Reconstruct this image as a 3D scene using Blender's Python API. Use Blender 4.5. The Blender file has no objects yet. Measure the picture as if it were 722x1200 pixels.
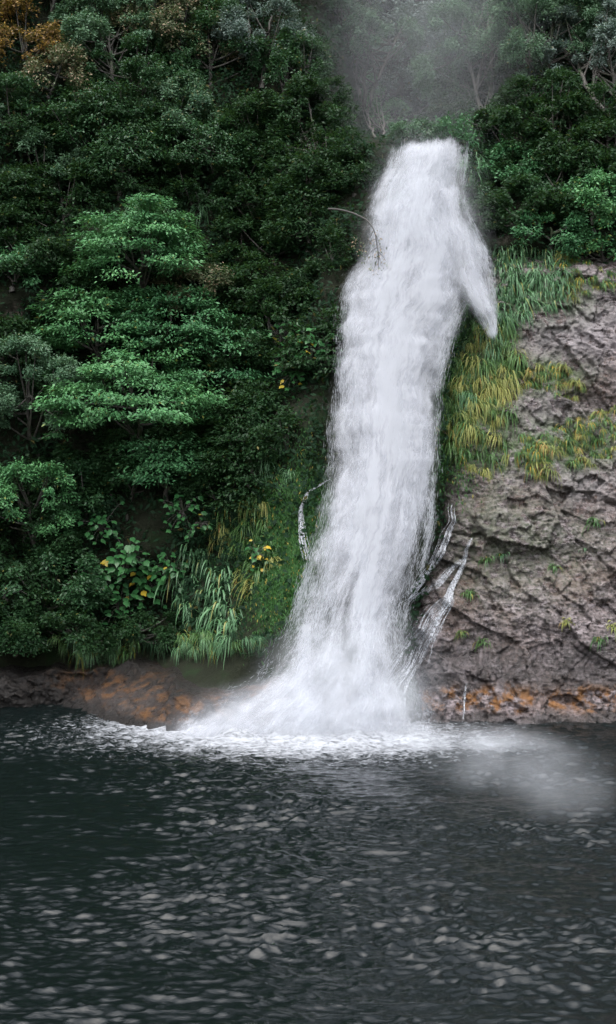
import bpy, math
import numpy as np
from mathutils import Vector

# ------------------------------------------------------------------ basics
SC = bpy.context.scene
COL = SC.collection
F, CX, CY, H = 1667.0, 361.0, 600.0, 6.0      # 50 mm lens, eye 6 m over the water (boat deck)
RNG = np.random.default_rng(11)

def at(px, py, Y):
    return np.array([(px - CX) * Y / F, Y, H - (py - CY) * Y / F])

def smooth(a, b, x):
    t = np.clip((x - a) / (b - a), 0, 1)
    return t * t * (3 - 2 * t)

# ------------------------------------------------------------------ noise
_perm = np.random.default_rng(3).permutation(4096).astype(np.int64)
_grad = np.random.default_rng(4).normal(size=(4096, 3))
_grad /= np.linalg.norm(_grad, axis=1)[:, None]
_rnd = np.random.default_rng(5).random((4096, 4))

def _hash(i, j, k):
    return _perm[(_perm[(_perm[i & 4095] + j) & 4095] + k) & 4095]

def perlin(x, y, z):
    x, y, z = np.broadcast_arrays(*[np.asarray(a, float) for a in (x, y, z)])
    xi, yi, zi = [np.floor(a).astype(np.int64) for a in (x, y, z)]
    xf, yf, zf = x - xi, y - yi, z - zi
    u, v, w = [t * t * t * (t * (t * 6 - 15) + 10) for t in (xf, yf, zf)]
    out = 0
    for a in (0, 1):
        for b in (0, 1):
            for c in (0, 1):
                g = _grad[_hash(xi + a, yi + b, zi + c)]
                d = g[..., 0] * (xf - a) + g[..., 1] * (yf - b) + g[..., 2] * (zf - c)
                out = out + d * (u if a else 1 - u) * (v if b else 1 - v) * (w if c else 1 - w)
    return out * 1.5

def fbm(x, y, z, n=4, gain=.5):
    o, a = 0, 1.0
    for i in range(n):
        o = o + a * perlin(x + 17.3 * i, y - 9.1 * i, z + 5.7 * i)
        x, y, z, a = x * 2.03, y * 2.03, z * 2.03, a * gain
    return o

def facets(u, v, seed, tilt=.6):
    """broken-rock relief: Worley cells, each a tilted plane of its own height; second value = distance to the crack"""
    ui, vi = np.floor(u).astype(np.int64), np.floor(v).astype(np.int64)
    d1 = np.full(u.shape, 1e9); d2 = np.full(u.shape, 1e9); val = np.zeros(u.shape)
    for a in (-1, 0, 1):
        for b in (-1, 0, 1):
            r = _rnd[_hash(ui + a, vi + b, np.int64(seed))]
            r2 = _rnd[_hash(ui + a, vi + b, np.int64(seed + 77))]
            dx = u - (ui + a + r[..., 0]); dy = v - (vi + b + r[..., 1])
            d = dx * dx + dy * dy
            h = (r[..., 2] - .5) + tilt * ((r[..., 3] - .5) * 2 * dx + (r2[..., 0] - .5) * 2 * dy)
            near = d < d1
            d2 = np.where(near, d1, np.minimum(d2, d))
            val = np.where(near, h, val)
            d1 = np.where(near, d, d1)
    return val, np.sqrt(d2) - np.sqrt(d1)

# ------------------------------------------------------------------ mesh helpers
def mesh_from(name, verts, faces_flat, counts, mats, parent=None, attrs=None, smooth_shade=False, mat_idx=None):
    """one mesh object from flat arrays"""
    me = bpy.data.meshes.new(name)
    verts = np.asarray(verts, np.float32).reshape(-1, 3)
    faces_flat = np.asarray(faces_flat, np.int32).ravel()
    counts = np.asarray(counts, np.int32)
    me.vertices.add(len(verts)); me.vertices.foreach_set('co', verts.ravel())
    me.loops.add(len(faces_flat)); me.loops.foreach_set('vertex_index', faces_flat)
    me.polygons.add(len(counts))
    starts = np.concatenate([[0], np.cumsum(counts)[:-1]]).astype(np.int32)
    me.polygons.foreach_set('loop_start', starts)
    me.polygons.foreach_set('loop_total', counts)
    if smooth_shade:
        me.polygons.foreach_set('use_smooth', np.ones(len(counts), bool))
    if mat_idx is not None:
        me.polygons.foreach_set('material_index', np.asarray(mat_idx, np.int32))
    for m in (mats if isinstance(mats, (list, tuple)) else [mats]):
        me.materials.append(m)
    for k, v in (attrs or {}).items():
        v = np.asarray(v, np.float32)
        if v.ndim == 1:
            a = me.attributes.new(k, 'FLOAT', 'POINT'); a.data.foreach_set('value', v)
        else:
            a = me.attributes.new(k, 'FLOAT_VECTOR', 'POINT'); a.data.foreach_set('vector', v.ravel())
    me.update(calc_edges=True); me.validate()
    o = bpy.data.objects.new(name, me); COL.objects.link(o)
    if parent is not None:
        o.parent = parent
    return o

def grid_faces(nr, nc):
    i = np.arange(nr - 1)[:, None] * nc + np.arange(nc - 1)[None, :]
    f = np.stack([i, i + 1, i + 1 + nc, i + nc], -1).reshape(-1, 4)
    return f, np.full(len(f), 4)

def tag(o, label=None, cat=None, group=None, kind=None):
    if label: o['label'] = label
    if cat: o['category'] = cat
    if group: o['group'] = group
    if kind: o['kind'] = kind
    return o

def empty(name, loc):
    o = bpy.data.objects.new(name, None); COL.objects.link(o)
    o.location = loc; o.empty_display_size = .3
    return o

# ------------------------------------------------------------------ materials
class NT:
    def __init__(s, name):
        s.m = bpy.data.materials.new(name); s.m.use_nodes = True
        s.t = s.m.node_tree; s.t.nodes.clear()
        s.out = s.t.nodes.new('ShaderNodeOutputMaterial')
    def n(s, typ, ins=None, **kw):
        nd = s.t.nodes.new('ShaderNode' + typ)
        for k, v in kw.items(): setattr(nd, k, v)
        for k, v in (ins or {}).items(): s.set(nd, k, v)
        return nd
    def set(s, nd, k, v):
        sock = nd.inputs[k]
        if isinstance(v, bpy.types.NodeSocket): s.t.links.new(v, sock)
        elif isinstance(v, bpy.types.Node): s.t.links.new(v.outputs[0], sock)
        else:
            if isinstance(v, (tuple, list)) and len(v) == 3 and sock.type == 'RGBA': v = (*v, 1)
            sock.default_value = v
    def math(s, op, a, b=None, c=None, clamp=False):
        nd = s.n('Math', operation=op, use_clamp=clamp); s.set(nd, 0, a)
        if b is not None: s.set(nd, 1, b)
        if c is not None: s.set(nd, 2, c)
        return nd.outputs[0]
    def mix(s, f, a, b):
        nd = s.n('MixRGB'); s.set(nd, 0, f); s.set(nd, 1, a); s.set(nd, 2, b)
        return nd.outputs[0]
    def ramp(s, x, a, b, lo=0., hi=1.):
        nd = s.n('MapRange', interpolation_type='SMOOTHSTEP'); s.set(nd, 0, x)
        for i, v in enumerate((a, b, lo, hi)): nd.inputs[i + 1].default_value = v
        return nd.outputs[0]
    def noise(s, vec, scale, detail=4, rough=.55, dist=0.):
        nd = s.n('TexNoise'); s.set(nd, 'Vector', vec)
        nd.inputs['Scale'].default_value = scale; nd.inputs['Detail'].default_value = detail
        nd.inputs['Roughness'].default_value = rough; nd.inputs['Distortion'].default_value = dist
        return nd.outputs[0]
    def attr(s, name, out='Fac'):
        return s.n('Attribute', attribute_name=name).outputs[out]
    def pos(s):
        return s.n('NewGeometry').outputs['Position']
    def scaled(s, vec, sc, rot=(0, 0, 0)):
        nd = s.n('Mapping'); s.set(nd, 'Vector', vec); nd.inputs['Scale'].default_value = sc
        nd.inputs['Rotation'].default_value = rot
        return nd.outputs[0]
    def surf(s, sh): s.t.links.new(sh.outputs[0], s.out.inputs['Surface']); return s.m

def leaf_material(name, dark, light, accent, rough=.42, trans=.22, spec=.26):
    """tint.x = leaf random, tint.y = spray random, tint.z = 1 for an old yellowed leaf"""
    t = NT(name)
    sep = t.n('SeparateXYZ'); t.set(sep, 0, t.attr('tint', 'Vector'))
    f = t.math('ADD', t.math('MULTIPLY', sep.outputs[0], .5), t.math('MULTIPLY', sep.outputs[1], .5))
    big = t.noise(t.pos(), .9, 2)
    f = t.math('MULTIPLY_ADD', t.math('SUBTRACT', big, .5), .8, f, clamp=True)
    c = t.mix(f, dark, light)
    c = t.mix(sep.outputs[2], c, accent)
    p = t.n('BsdfPrincipled', {'Base Color': c, 'Roughness': rough, 'Specular IOR Level': spec})
    tr = t.n('BsdfTranslucent', {'Color': t.mix(.5, c, (.06, .13, .02))})
    mx = t.n('MixShader', {0: trans, 1: p.outputs[0], 2: tr.outputs[0]})
    return t.surf(mx)

M = {}
M['deep'] = leaf_material('leaf_deep_green', (.013, .042, .016), (.036, .092, .036), (.14, .12, .03))
M['teal'] = leaf_material('leaf_blue_green', (.024, .088, .035), (.085, .225, .092), (.16, .14, .03))
M['bright'] = leaf_material('leaf_fresh_green', (.032, .115, .042), (.100, .250, .092), (.22, .20, .04))
M['small'] = leaf_material('leaf_small_grey_green', (.032, .082, .042), (.100, .180, .100), (.16, .15, .06))
M['grey'] = leaf_material('leaf_silver_grey', (.055, .095, .078), (.190, .240, .215), (.22, .16, .08))
M['olive'] = leaf_material('leaf_olive', (.045, .070, .030), (.120, .140, .070), (.30, .21, .14))
M['rust'] = leaf_material('leaf_rust', (.07, .045, .020), (.19, .11, .040), (.34, .20, .03))
M['flax'] = leaf_material('blade_green', (.022, .078, .030), (.120, .235, .115), (.24, .20, .04), rough=.30)
M['sedge'] = leaf_material('blade_olive_green', (.026, .080, .020), (.100, .190, .060), (.36, .25, .03), rough=.36)
M['ochre'] = leaf_material('blade_yellow_ochre', (.036, .095, .018), (.32, .315, .095), (.36, .20, .06), rough=.45)
M['broad'] = leaf_material('leaf_broad_glossy', (.014, .062, .020), (.048, .145, .048), (.42, .29, .03), rough=.30)
M['moss'] = leaf_material('moss_blade', (.010, .044, .009), (.040, .125, .024), (.20, .17, .03), rough=.6)
M['shade'] = leaf_material('leaf_green_painted_shade', (.008, .024, .009), (.024, .058, .022), (.09, .08, .02), spec=.12)  # darker leaf copy: the forest's deep shadow is put into the colour
M['under'] = leaf_material('undergrowth_leaf', (.004, .013, .006), (.013, .036, .016), (.05, .045, .015), rough=.6, spec=.08)  # near-black green; gloom of the gaps between crowns is painted in

def bark_material():
    t = NT('bark')
    v = t.scaled(t.pos(), (6, 6, 1.4))
    n = t.noise(v, 2.2, 6, .65)
    c = t.mix(t.ramp(n, .3, .7), (.022, .019, .016), (.085, .078, .068))
    c = t.mix(t.ramp(t.noise(t.pos(), 1.7, 3), .52, .7), c, (.045, .060, .028))
    p = t.n('BsdfPrincipled', {'Base Color': c, 'Roughness': .8})
    b = t.n('Bump', {'Height': n, 'Strength': .7, 'Distance': .03}); t.set(p, 'Normal', b.outputs[0])
    return t.surf(p)
M['bark'] = bark_material()
t_ = NT('dark_wet_bark'); M['darkbark'] = t_.surf(t_.n('BsdfPrincipled', {'Base Color': t_.mix(t_.noise(t_.pos(), 20, 4), (.012, .010, .009), (.045, .038, .032)), 'Roughness': .6}))

def soil_material():
    t = NT('forest_floor')
    n1 = t.noise(t.pos(), 1.1, 5); n2 = t.noise(t.pos(), 6.0, 6, .65)
    rock = t.attr('bare')
    c = t.mix(n2, (.005, .007, .004), (.016, .018, .009))
    c = t.mix(t.ramp(n1, .5, .75), c, (.010, .022, .007))
    pat = t.mix(t.ramp(t.noise(t.pos(), 3.2, 6, .7), .42, .68), (.012, .011, .008), (.11, .095, .078))
    c = t.mix(rock, c, pat)
    mossc = t.mix(t.noise(t.pos(), 4.0, 5), (.008, .030, .006), (.024, .066, .014))
    c = t.mix(t.attr('moss'), c, mossc)
    p = t.n('BsdfPrincipled', {'Base Color': c, 'Roughness': .85, 'Specular IOR Level': .15})
    b = t.n('Bump', {'Height': n2, 'Strength': .8, 'Distance': .12}); t.set(p, 'Normal', b.outputs[0])
    return t.surf(p)
M['soil'] = soil_material()

def rock_material(name='wet_schist', mul=(.60, .555, .56), spec=.5):
    t = NT(name)
    P = t.pos()
    n1 = t.noise(P, .55, 4, .6); n2 = t.noise(P, 2.6, 6, .68); n3 = t.noise(P, 11.0, 6, .7)
    strat = t.noise(t.scaled(P, (1.2, 1, 5.0), (0, math.radians(28), 0)), 2.4, 5, .65, .4)
    c = t.mix(t.ramp(n2, .34, .66), (.065, .048, .043), (.300, .255, .258))
    c = t.mix(t.ramp(strat, .46, .60, 0, .75), c, (.50, .46, .475))
    c = t.mix(t.ramp(n1, .47, .66, 0, .55), c, (.185, .120, .085))
    c = t.mix(t.ramp(n3, .48, .60, 0, .85), c, (.032, .025, .022))
    c = t.mix(t.ramp(t.noise(t.scaled(P, (2.2, 1.5, .28)), 1.6, 5, .6, .3), .52, .66, 0, .75), c, t.mix(.5, c, (.012, .010, .009)))
    # lichen specks, cracks, moss
    c = t.mix(t.ramp(t.noise(P, 17.0, 4, .65), .60, .70, 0, .55), c, (.52, .49, .48))
    c = t.mix(t.math('MULTIPLY', t.attr('pale'), t.ramp(n2, .36, .50)), c, t.mix(strat, (.20, .185, .19), (.46, .44, .455)))
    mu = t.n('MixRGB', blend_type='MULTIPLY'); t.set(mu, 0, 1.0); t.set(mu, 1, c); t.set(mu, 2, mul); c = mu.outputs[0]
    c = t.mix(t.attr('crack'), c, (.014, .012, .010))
    mossc = t.mix(t.noise(P, 5.0, 5), (.012, .042, .010), (.060, .100, .022))
    mm = t.math('MULTIPLY', t.attr('moss'), t.ramp(n2, .36, .56))
    c = t.mix(mm, c, mossc)
    # iron-orange waterline band, black algae under and over it; dark also holds painted shade on the ledge
    bm = t.math('MULTIPLY', t.attr('band'), t.ramp(t.noise(P, 2.3, 6, .65), .45, .60))
    c = t.mix(bm, c, t.mix(n3, (.080, .034, .010), (.230, .100, .024)))
    c = t.mix(t.math('MULTIPLY', t.attr('dark'), t.math('SUBTRACT', 1.0, t.math('MULTIPLY', bm, .45))), c, (.018, .016, .015))
    rough = t.ramp(n2, .3, .7, .18, .50)
    p = t.n('BsdfPrincipled', {'Base Color': c, 'Roughness': rough, 'Specular IOR Level': spec})
    hgt = t.math('ADD', t.math('MULTIPLY', n2, 1.0), t.math('ADD', t.math('MULTIPLY', n3, .8), t.math('MULTIPLY', strat, .7)))
    b = t.n('Bump', {'Height': hgt, 'Strength': .9, 'Distance': .10}); t.set(p, 'Normal', b.outputs[0])
    return t.surf(p)
M['rock'] = rock_material()
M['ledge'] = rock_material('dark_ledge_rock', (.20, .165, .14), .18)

def lake_material():
    t = NT('dark_pool_water')
    P = t.pos()
    rip = t.noise(t.scaled(P, (1.0, 2.0, 1)), 18.0, 4, .65, .3)
    p = t.n('BsdfPrincipled', {'Base Color': (.003, .005, .005), 'Roughness': .09, 'IOR': 1.34, 'Specular IOR Level': .5})
    b = t.n('Bump', {'Height': rip, 'Strength': .75, 'Distance': .010}); t.set(p, 'Normal', b.outputs[0])
    fo = t.attr('foam')
    n = t.noise(t.scaled(P, (1.0, 1.6, 1)), 3.2, 8, .72, 1.0)
    msk = t.math('MULTIPLY_ADD', fo, 1.05, t.math('MULTIPLY', t.math('SUBTRACT', n, .5), 3.4))
    msk = t.ramp(msk, .30, 1.6)
    msk = t.math('MULTIPLY', msk, t.ramp(fo, .02, .18))
    d = t.n('BsdfPrincipled', {'Base Color': (.28, .29, .31), 'Roughness': .8})
    return t.surf(t.n('MixShader', {0: msk, 1: p.outputs[0], 2: d.outputs[0]}))
M['lake'] = lake_material()

def fall_material(name='white_water', opacity=.62, soft=1.0, gain=1.7, base=.0):
    t = NT(name)
    fl = t.attr('flow', 'Vector')
    n1 = t.noise(t.scaled(fl, (1, .16, 1)), 2.6, 6, .62, .25)
    n2 = t.noise(t.scaled(fl, (1, .14, 1)), 9.0, 5, .65, .1)
    n3 = t.noise(t.scaled(fl, (1, .6, 1)), 1.4, 5, .6, .6)
    e = t.math('DIVIDE', t.attr('edge'), soft)
    nn = t.math('ADD', t.math('MULTIPLY', n1, .45), t.math('ADD', t.math('MULTIPLY', n2, .25), t.math('MULTIPLY', n3, .30)))
    a = t.math('MULTIPLY_ADD', t.math('SUBTRACT', t.math('SUBTRACT', nn, t.attr('thin')), .5), gain * 2, t.math('ADD', t.math('MINIMUM', e, 1.0), base))
    a = t.ramp(a, .10, 1.15)
    a = t.math('MULTIPLY', a, t.ramp(e, 0, .5))
    a = t.math('MULTIPLY', a, opacity)
    col = (.48, .49, .525)
    p = t.n('BsdfDiffuse', {'Color': col}); tr = t.n('BsdfTranslucent', {'Color': col})
    w = t.n('MixShader', {0: .4, 1: p.outputs[0], 2: tr.outputs[0]})
    tp = t.n('BsdfTransparent')
    return t.surf(t.n('MixShader', {0: a, 1: tp.outputs[0], 2: w.outputs[0]}))
M['fall'] = fall_material(opacity=.66, gain=2.3)
M['spout'] = fall_material('spout_water', .44, .85, 2.8, .0)
def trickle_material():
    t = NT('trickle_water')
    n = t.noise(t.pos(), 13.0, 4, .65)
    p = t.n('BsdfPrincipled', {'Base Color': (.50, .52, .56), 'Roughness': .45, 'Specular IOR Level': .4})
    return t.surf(t.n('MixShader', {0: t.ramp(n, .36, .60, .08, .85), 1: t.n('BsdfTransparent').outputs[0], 2: p.outputs[0]}))
M['stream'] = trickle_material()
t_ = NT('white_drops'); M['drops'] = t_.surf(t_.n('MixShader', {0: .42, 1: t_.n('BsdfTransparent').outputs[0], 2: t_.n('MixShader', {0: .45, 1: t_.n('BsdfDiffuse', {'Color': (.55, .57, .61)}).outputs[0], 2: t_.n('BsdfTranslucent', {'Color': (.55, .57, .61)}).outputs[0]}).outputs[0]}))

def mist_material(name, dens, nscale, seed, thresh=(.32, .72), power=1.4):
    t = NT(name)
    oc = t.n('TexCoord').outputs['Object']
    ln = t.n('VectorMath', operation='LENGTH'); t.set(ln, 0, oc)
    fall = t.math('SUBTRACT', 1.0, ln.outputs['Value'], clamp=True)
    fall = t.math('POWER', t.ramp(fall, 0, .8), power)
    off = t.n('VectorMath', operation='ADD'); t.set(off, 0, t.pos()); off.inputs[1].default_value = (seed * 7.7, seed * 3.1, 0)
    n = t.ramp(t.noise(off.outputs[0], nscale, 4, .55, .3), thresh[0], thresh[1])
    d = t.math('MULTIPLY', t.math('MULTIPLY', fall, n), dens)
    v = t.n('VolumePrincipled', {'Color': (.93, .95, 1.0), 'Density': d, 'Anisotropy': 0.0})
    t.t.links.new(v.outputs[0], t.out.inputs['Volume'])
    return t.m

# ------------------------------------------------------------------ land form
FALL_SLOPE, FALL_FOOT = .48, 39.0
def Yf(Z): return FALL_FOOT + FALL_SLOPE * Z
def fall_pt(px, py):
    Y = (FALL_FOOT + FALL_SLOPE * H) / (1 + FALL_SLOPE * (py - CY) / F)
    return at(px, py, Y)

EDGES = np.array([  # photo row, left edge, right edge of the falling water
    (165, 463, 547), (180, 458, 546), (200, 453, 545), (225, 442, 541), (255, 431, 541), (290, 424, 552), (320, 414, 556),
    (345, 402, 552), (370, 398, 541), (400, 394, 527), (430, 392, 520), (460, 390, 513), (500, 387, 512), (540, 386, 511),
    (580, 380, 507), (620, 370, 503), (660, 360, 494), (700, 348, 480), (740, 334, 470), (780, 310, 474), (810, 272, 486),
    (835, 226, 500), (858, 195, 512), (880, 230, 490)], float)
_e = np.array([np.r_[fall_pt(l, y)[[2, 0]], fall_pt(r, y)[0]] for y, l, r in EDGES])[::-1]
EZ, EL, ER = _e[:, 0], _e[:, 1], _e[:, 2]
_t = np.array([(165, 548), (260, 548), (360, 543), (400, 529), (460, 514), (560, 512), (640, 500), (710, 478), (760, 470), (845, 482)], float)
_t = np.array([fall_pt(x, y)[[2, 0]] for y, x in _t])[::-1]
TZ, TR = _t[:, 0], _t[:, 1]
LIP = 18.2

def base_Y(X, Z):
    X, Z = np.broadcast_arrays(np.asarray(X, float), np.asarray(Z, float))
    up = np.maximum(Z - 16.5, 0)
    left = 45.2 + .25 * Z + .22 * up - 1.6 * smooth(-8, -13, X) + .25 * np.maximum(-X - 13, 0) * 0
    left = left + .9 * smooth(2.5, .5, Z)* 0
    upr = np.maximum(Z - 14.6, 0)
    right = 40.5 + .42 * Z + .30 * upr
    ravine = np.maximum(Z - LIP, 0)
    chan = Yf(Z) + .95 + 7.0 * smooth(0, 3.5, ravine) + .1 * ravine
    L = np.interp(Z, EZ, EL); R = np.interp(Z, TZ, TR)
    wl = 4.2 - 1.4 * smooth(8, 14, Z)
    a = left + (chan - left) * smooth(L - wl, L - .1, X)
    wr = 1.3 + 1.4 * smooth(LIP, LIP + 3, Z)
    return a + (right - a) * smooth(R - .1, R + wr, X)

def rock_weight(X, Z):
    R = np.interp(Z, TZ, TR)
    return smooth(R + .0, R + 1.0, X) * smooth(15.2, 13.6, Z)

def hill_Y(X, Z):
    b = base_Y(X, Z)
    n = .9 * fbm(X * .22, Z * .26, b * .1, 3) + .35 * fbm(X * .9 + 40, Z * .9, b * .3, 3)
    L = np.interp(Z, EZ, EL); R = np.interp(Z, TZ, TR)
    inch = smooth(L - 1.2, L + .2, X) * smooth(R + 1, R - .2, X) * smooth(LIP + 1.5, LIP, Z)
    k = (1 - inch) * (1 - .8 * rock_weight(X, Z))
    return b + n * k + 1.3 * rock_weight(X, Z)

def rock_relief(X, Z):
    """relief of the bare rock, positive = towards the pool; and the crack mask"""
    wx = X + .35 * perlin(X * .7, Z * .7, 3.1); wz = Z + .35 * perlin(X * .7, Z * .7, 9.1)
    c, s = math.cos(math.radians(33)), math.sin(math.radians(33))
    u = wx * c - wz * s; v = wx * s + wz * c            # slabs dip to the lower right
    a, ca = facets(u * .38, v * .80, 11, .8)
    u2 = u + .07 * perlin(X * 2.1, Z * 2.1, 1.1); v2 = v + .07 * perlin(X * 2.1, Z * 2.1, 6.1)
    b, cb = facets(u2 * 1.0 + 3, v2 * 1.5, 23, .85)
    d, cd = facets(u2 * 2.8 + 9, v2 * 3.6, 31, 1.0)
    g, cg = facets(u2 * 7 + 1, v2 * 8.5, 47, 1.0)
    k = _n01(X * .45, Z * .45, 61)                       # slabby above, knobbly below
    rel = .48 * a + (.20 + .12 * k) * b + .13 * d + .06 * g + .26 * fbm(X * .4, Z * .4, 7.7, 5, .58) + .07 * fbm(X * 3.5, Z * 3.5, 2.2, 4, .62)
    crack = np.maximum(.9 * smooth(.05, 0, ca), .9 * smooth(.06, 0, cb)) 
    crack = crack * smooth(.55, .8, _n01(X * .8, Z * .8, 31))
    crack = np.maximum(crack, .7 * smooth(.10, 0, cd) * smooth(.5, .75, _n01(X * .9, Z * .9, 51)))
    crack = np.maximum(crack, .6 * smooth(.14, 0, cg) * smooth(.5, .75, _n01(X * 1.3, Z * 1.3, 71)))
    return rel - .10 * crack, crack

def _n01(x, y, z): return .5 + .5 * perlin(x, y, z)

def rock_Y(X, Z):
    rel, _ = rock_relief(X, Z)
    return base_Y(X, Z) - .8 * rel * smooth(0, .5, rock_weight(X, Z)) + 1.2 * (1 - rock_weight(X, Z))

def land_Y(X, Z):
    return np.minimum(hill_Y(X, Z), np.where(rock_weight(X, Z) > .3, rock_Y(X, Z), 1e3))

def hit(px, py, fn=hill_Y):
    Y = np.arange(34, 100, .12)
    X = (px - CX) * Y / F; Z = H - (py - CY) * Y / F
    ok = np.nonzero(Y >= fn(X, Z))[0]
    i = ok[0] if len(ok) else len(Y) - 1
    return np.array([X[i], Y[i], Z[i]])

# hillside sheet (runs on beyond the frame on every side; unseen top raised to block sky reflections in the pool)
xs = np.r_[np.arange(-60, -18, 1.5), np.arange(-18, 18, .16), np.arange(18, 60, 1.5)]
zs = np.r_[np.arange(-3, 24, .16), np.arange(24, 52, .6), np.arange(52, 120, 3.0)]
X, Z = np.meshgrid(xs, zs)
Y = hill_Y(X, Z)
px_ = CX + X * F / Y; py_ = CY - (Z - H) * F / Y
def blob(cx, cy, rx, ry): return np.exp(-(((px_ - cx) / rx) ** 2 + ((py_ - cy) / ry) ** 2))
bare = np.clip(.22 * blob(300, 280, 85, 75) + 1.0 * blob(30, 355, 45, 40) + .8 * blob(575, 275, 30, 25), 0, 1) * smooth(.40, .6, _n01(X * 1.4, Z * 1.4, 5.5))
moss = np.clip(1.0 * blob(330, 665, 36, 62) + .9 * blob(535, 440, 30, 130) + .8 * blob(372, 600, 22, 50), 0, 1)
f, c = grid_faces(*X.shape)
hill = mesh_from('hillside', np.stack([X, Y, Z], -1), f, c, M['soil'], attrs={'bare': bare.ravel(), 'moss': moss.ravel()}, smooth_shade=True)
tag(hill, 'steep dark forest slope behind the waterfall', kind='structure')

# bare rock face, right of the fall
xs = np.arange(2.2, 17.0, .032); zs = np.arange(-1.2, 15.6, .036)
X, Z = np.meshgrid(xs, zs)
rel, crack = rock_relief(X, Z)
w = rock_weight(X, Z)
edge_back = 1.6 * (1 - smooth(0, .9, 17.0 - X)) 
Y = base_Y(X, Z) - .8 * rel * smooth(0, .5, w) + 1.2 * (1 - w) + edge_back
px_ = CX + X * F / Y; py_ = CY - (Z - H) * F / Y
band = smooth(.15, .35, Z) * smooth(1.15, .75, Z + .35 * perlin(X * .8, 0, 0)) * smooth(2.6, 3.4, X)
dark = np.clip(.9 * smooth(.38, .12, Z + .2 * perlin(X * 1.1, 1, 0)) + .75 * smooth(.7, 1.0, Z + .3 * perlin(X * .9, 5, 0)) * smooth(3.0, 1.6, Z + .8 * perlin(X * .8, 8, 0)), 0, 1)
R = np.interp(Z, TZ, TR)
dark = np.clip(np.maximum(dark * .8, .78 * smooth(1.9, .2, X - R + .5 * perlin(X * .9, Z * .7, 3)) * smooth(2.5, 6, Z) + .0), 0, 1)
moss = np.clip(1.2 * blob(555, 430, 45, 110) + 1.1 * blob(640, 440, 50, 22) + 1.0 * blob(660, 520, 75, 30) + .9 * blob(640, 350, 60, 30) + .45 * blob(600, 640, 120, 70), 0, 1)
f, c = grid_faces(*X.shape)
rock = mesh_from('rock_face', np.stack([X, Y, Z], -1), f, c, M['rock'],
                 attrs={'crack': crack.ravel(), 'band': band.ravel(), 'dark': dark.ravel(), 'moss': moss.ravel(), 'pale': np.clip(1.1 * blob(675, 385, 75, 48) + .7 * blob(640, 500, 30, 40) + .7 * blob(690, 570, 60, 30), 0, 1).ravel()})
tag(rock, 'wet grey and brown rock wall right of the fall', kind='structure')

# low rock ledge along the left waterline
xs = np.arange(-16, 1.2, .045); ts = np.linspace(0, 1, 90)
X, T = np.meshgrid(xs, ts)
top = 1.1 + .45 * perlin(xs * .55, 3.3, 0) + .2 * perlin(xs * 1.7, 1.3, 0) - .5 * smooth(-7, -12, xs)
Z = np.where(T < .72, -1 + (top[None, :] + 1) * (T / .72), top[None, :] + .25 * (T - .72) / .28)
front = base_Y(X, np.maximum(Z, 0)) - 1.25 + .35 * smooth(-5.5, -2.5, X) - .3 * perlin(X * .4, 0, 4)
prof = .35 * np.maximum(Z, 0) ** 1.3 * .5
rel, crack = rock_relief(X * 1.1 + 30, Z * 1.1 + 5)
Y = front + prof - .75 * rel + np.where(T > .72, (T - .72) / .28 * 3.0, 0)
band = smooth(.1, .3, Z) * smooth(1.35, .9, Z + .5 * perlin(X * .5, 2, 0)) * smooth(-9.5, -7.0, X) * .75
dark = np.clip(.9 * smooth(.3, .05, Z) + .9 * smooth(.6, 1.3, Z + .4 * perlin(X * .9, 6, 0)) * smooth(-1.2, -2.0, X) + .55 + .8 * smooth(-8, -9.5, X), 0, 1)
dark = np.clip(dark + .8 * smooth(-6.5, -9, X), 0, 1)  # left end, here and above: shade of overhanging trees painted on the rock
moss = .8 * smooth(1.0, 1.5, Z)
f, c = grid_faces(*X.shape)
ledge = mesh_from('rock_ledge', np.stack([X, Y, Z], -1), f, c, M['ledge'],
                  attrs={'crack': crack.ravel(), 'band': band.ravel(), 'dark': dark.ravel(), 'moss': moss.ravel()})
tag(ledge, 'low dark wet ledge with orange waterline left of the fall', kind='structure')

# ------------------------------------------------------------------ pool water
xs = np.r_[np.arange(-60, -16, 1.5), np.arange(-16, -9, .07), np.arange(-9, 9, .032), np.arange(9, 16, .07), np.arange(16, 60, 1.5)]
ys = [-30., -20., -10., 0., 6., 10., 12.5]
while ys[-1] < 47: ys.append(ys[-1] + .020 + .0011 * max(ys[-1] - 13, 0))
ys = np.array(ys)
X, Y = np.meshgrid(xs, ys)
r = np.random.default_rng(21)
zz = np.zeros_like(X); dx = np.zeros_like(X); dy = np.zeros_like(X)
patch = np.clip(.86 + .70 * fbm(X * .22, Y * .25, 1.5, 4), .42, 1.35)
wx = X + .5 * perlin(X * .35, Y * .35, .5); wy = Y + .5 * perlin(X * .35, Y * .35, 8.5)
for i in range(90):
    lam = .13 * (.62 / .13) ** r.random() if i < 78 else .7 * (1.8 / .7) ** r.random() # (1.0 / .10) ** (r.random() ** 1.0)
    th = r.normal(0, .42)
    k = 2 * math.pi / lam
    kx, ky = k * math.sin(th), -k * math.cos(th)
    amp = .0060 * lam ** .75 * (.6 + .8 * r.random())
    ph = kx * wx + ky * wy + r.random() * 6.28
    s, co = np.sin(ph), np.cos(ph)
    zz += amp * co; dx -= amp * .55 * kx / k * s; dy -= amp * .55 * ky / k * s
fade = np.clip(smooth(60, 16, np.abs(X)) , 0, 1)
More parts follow.
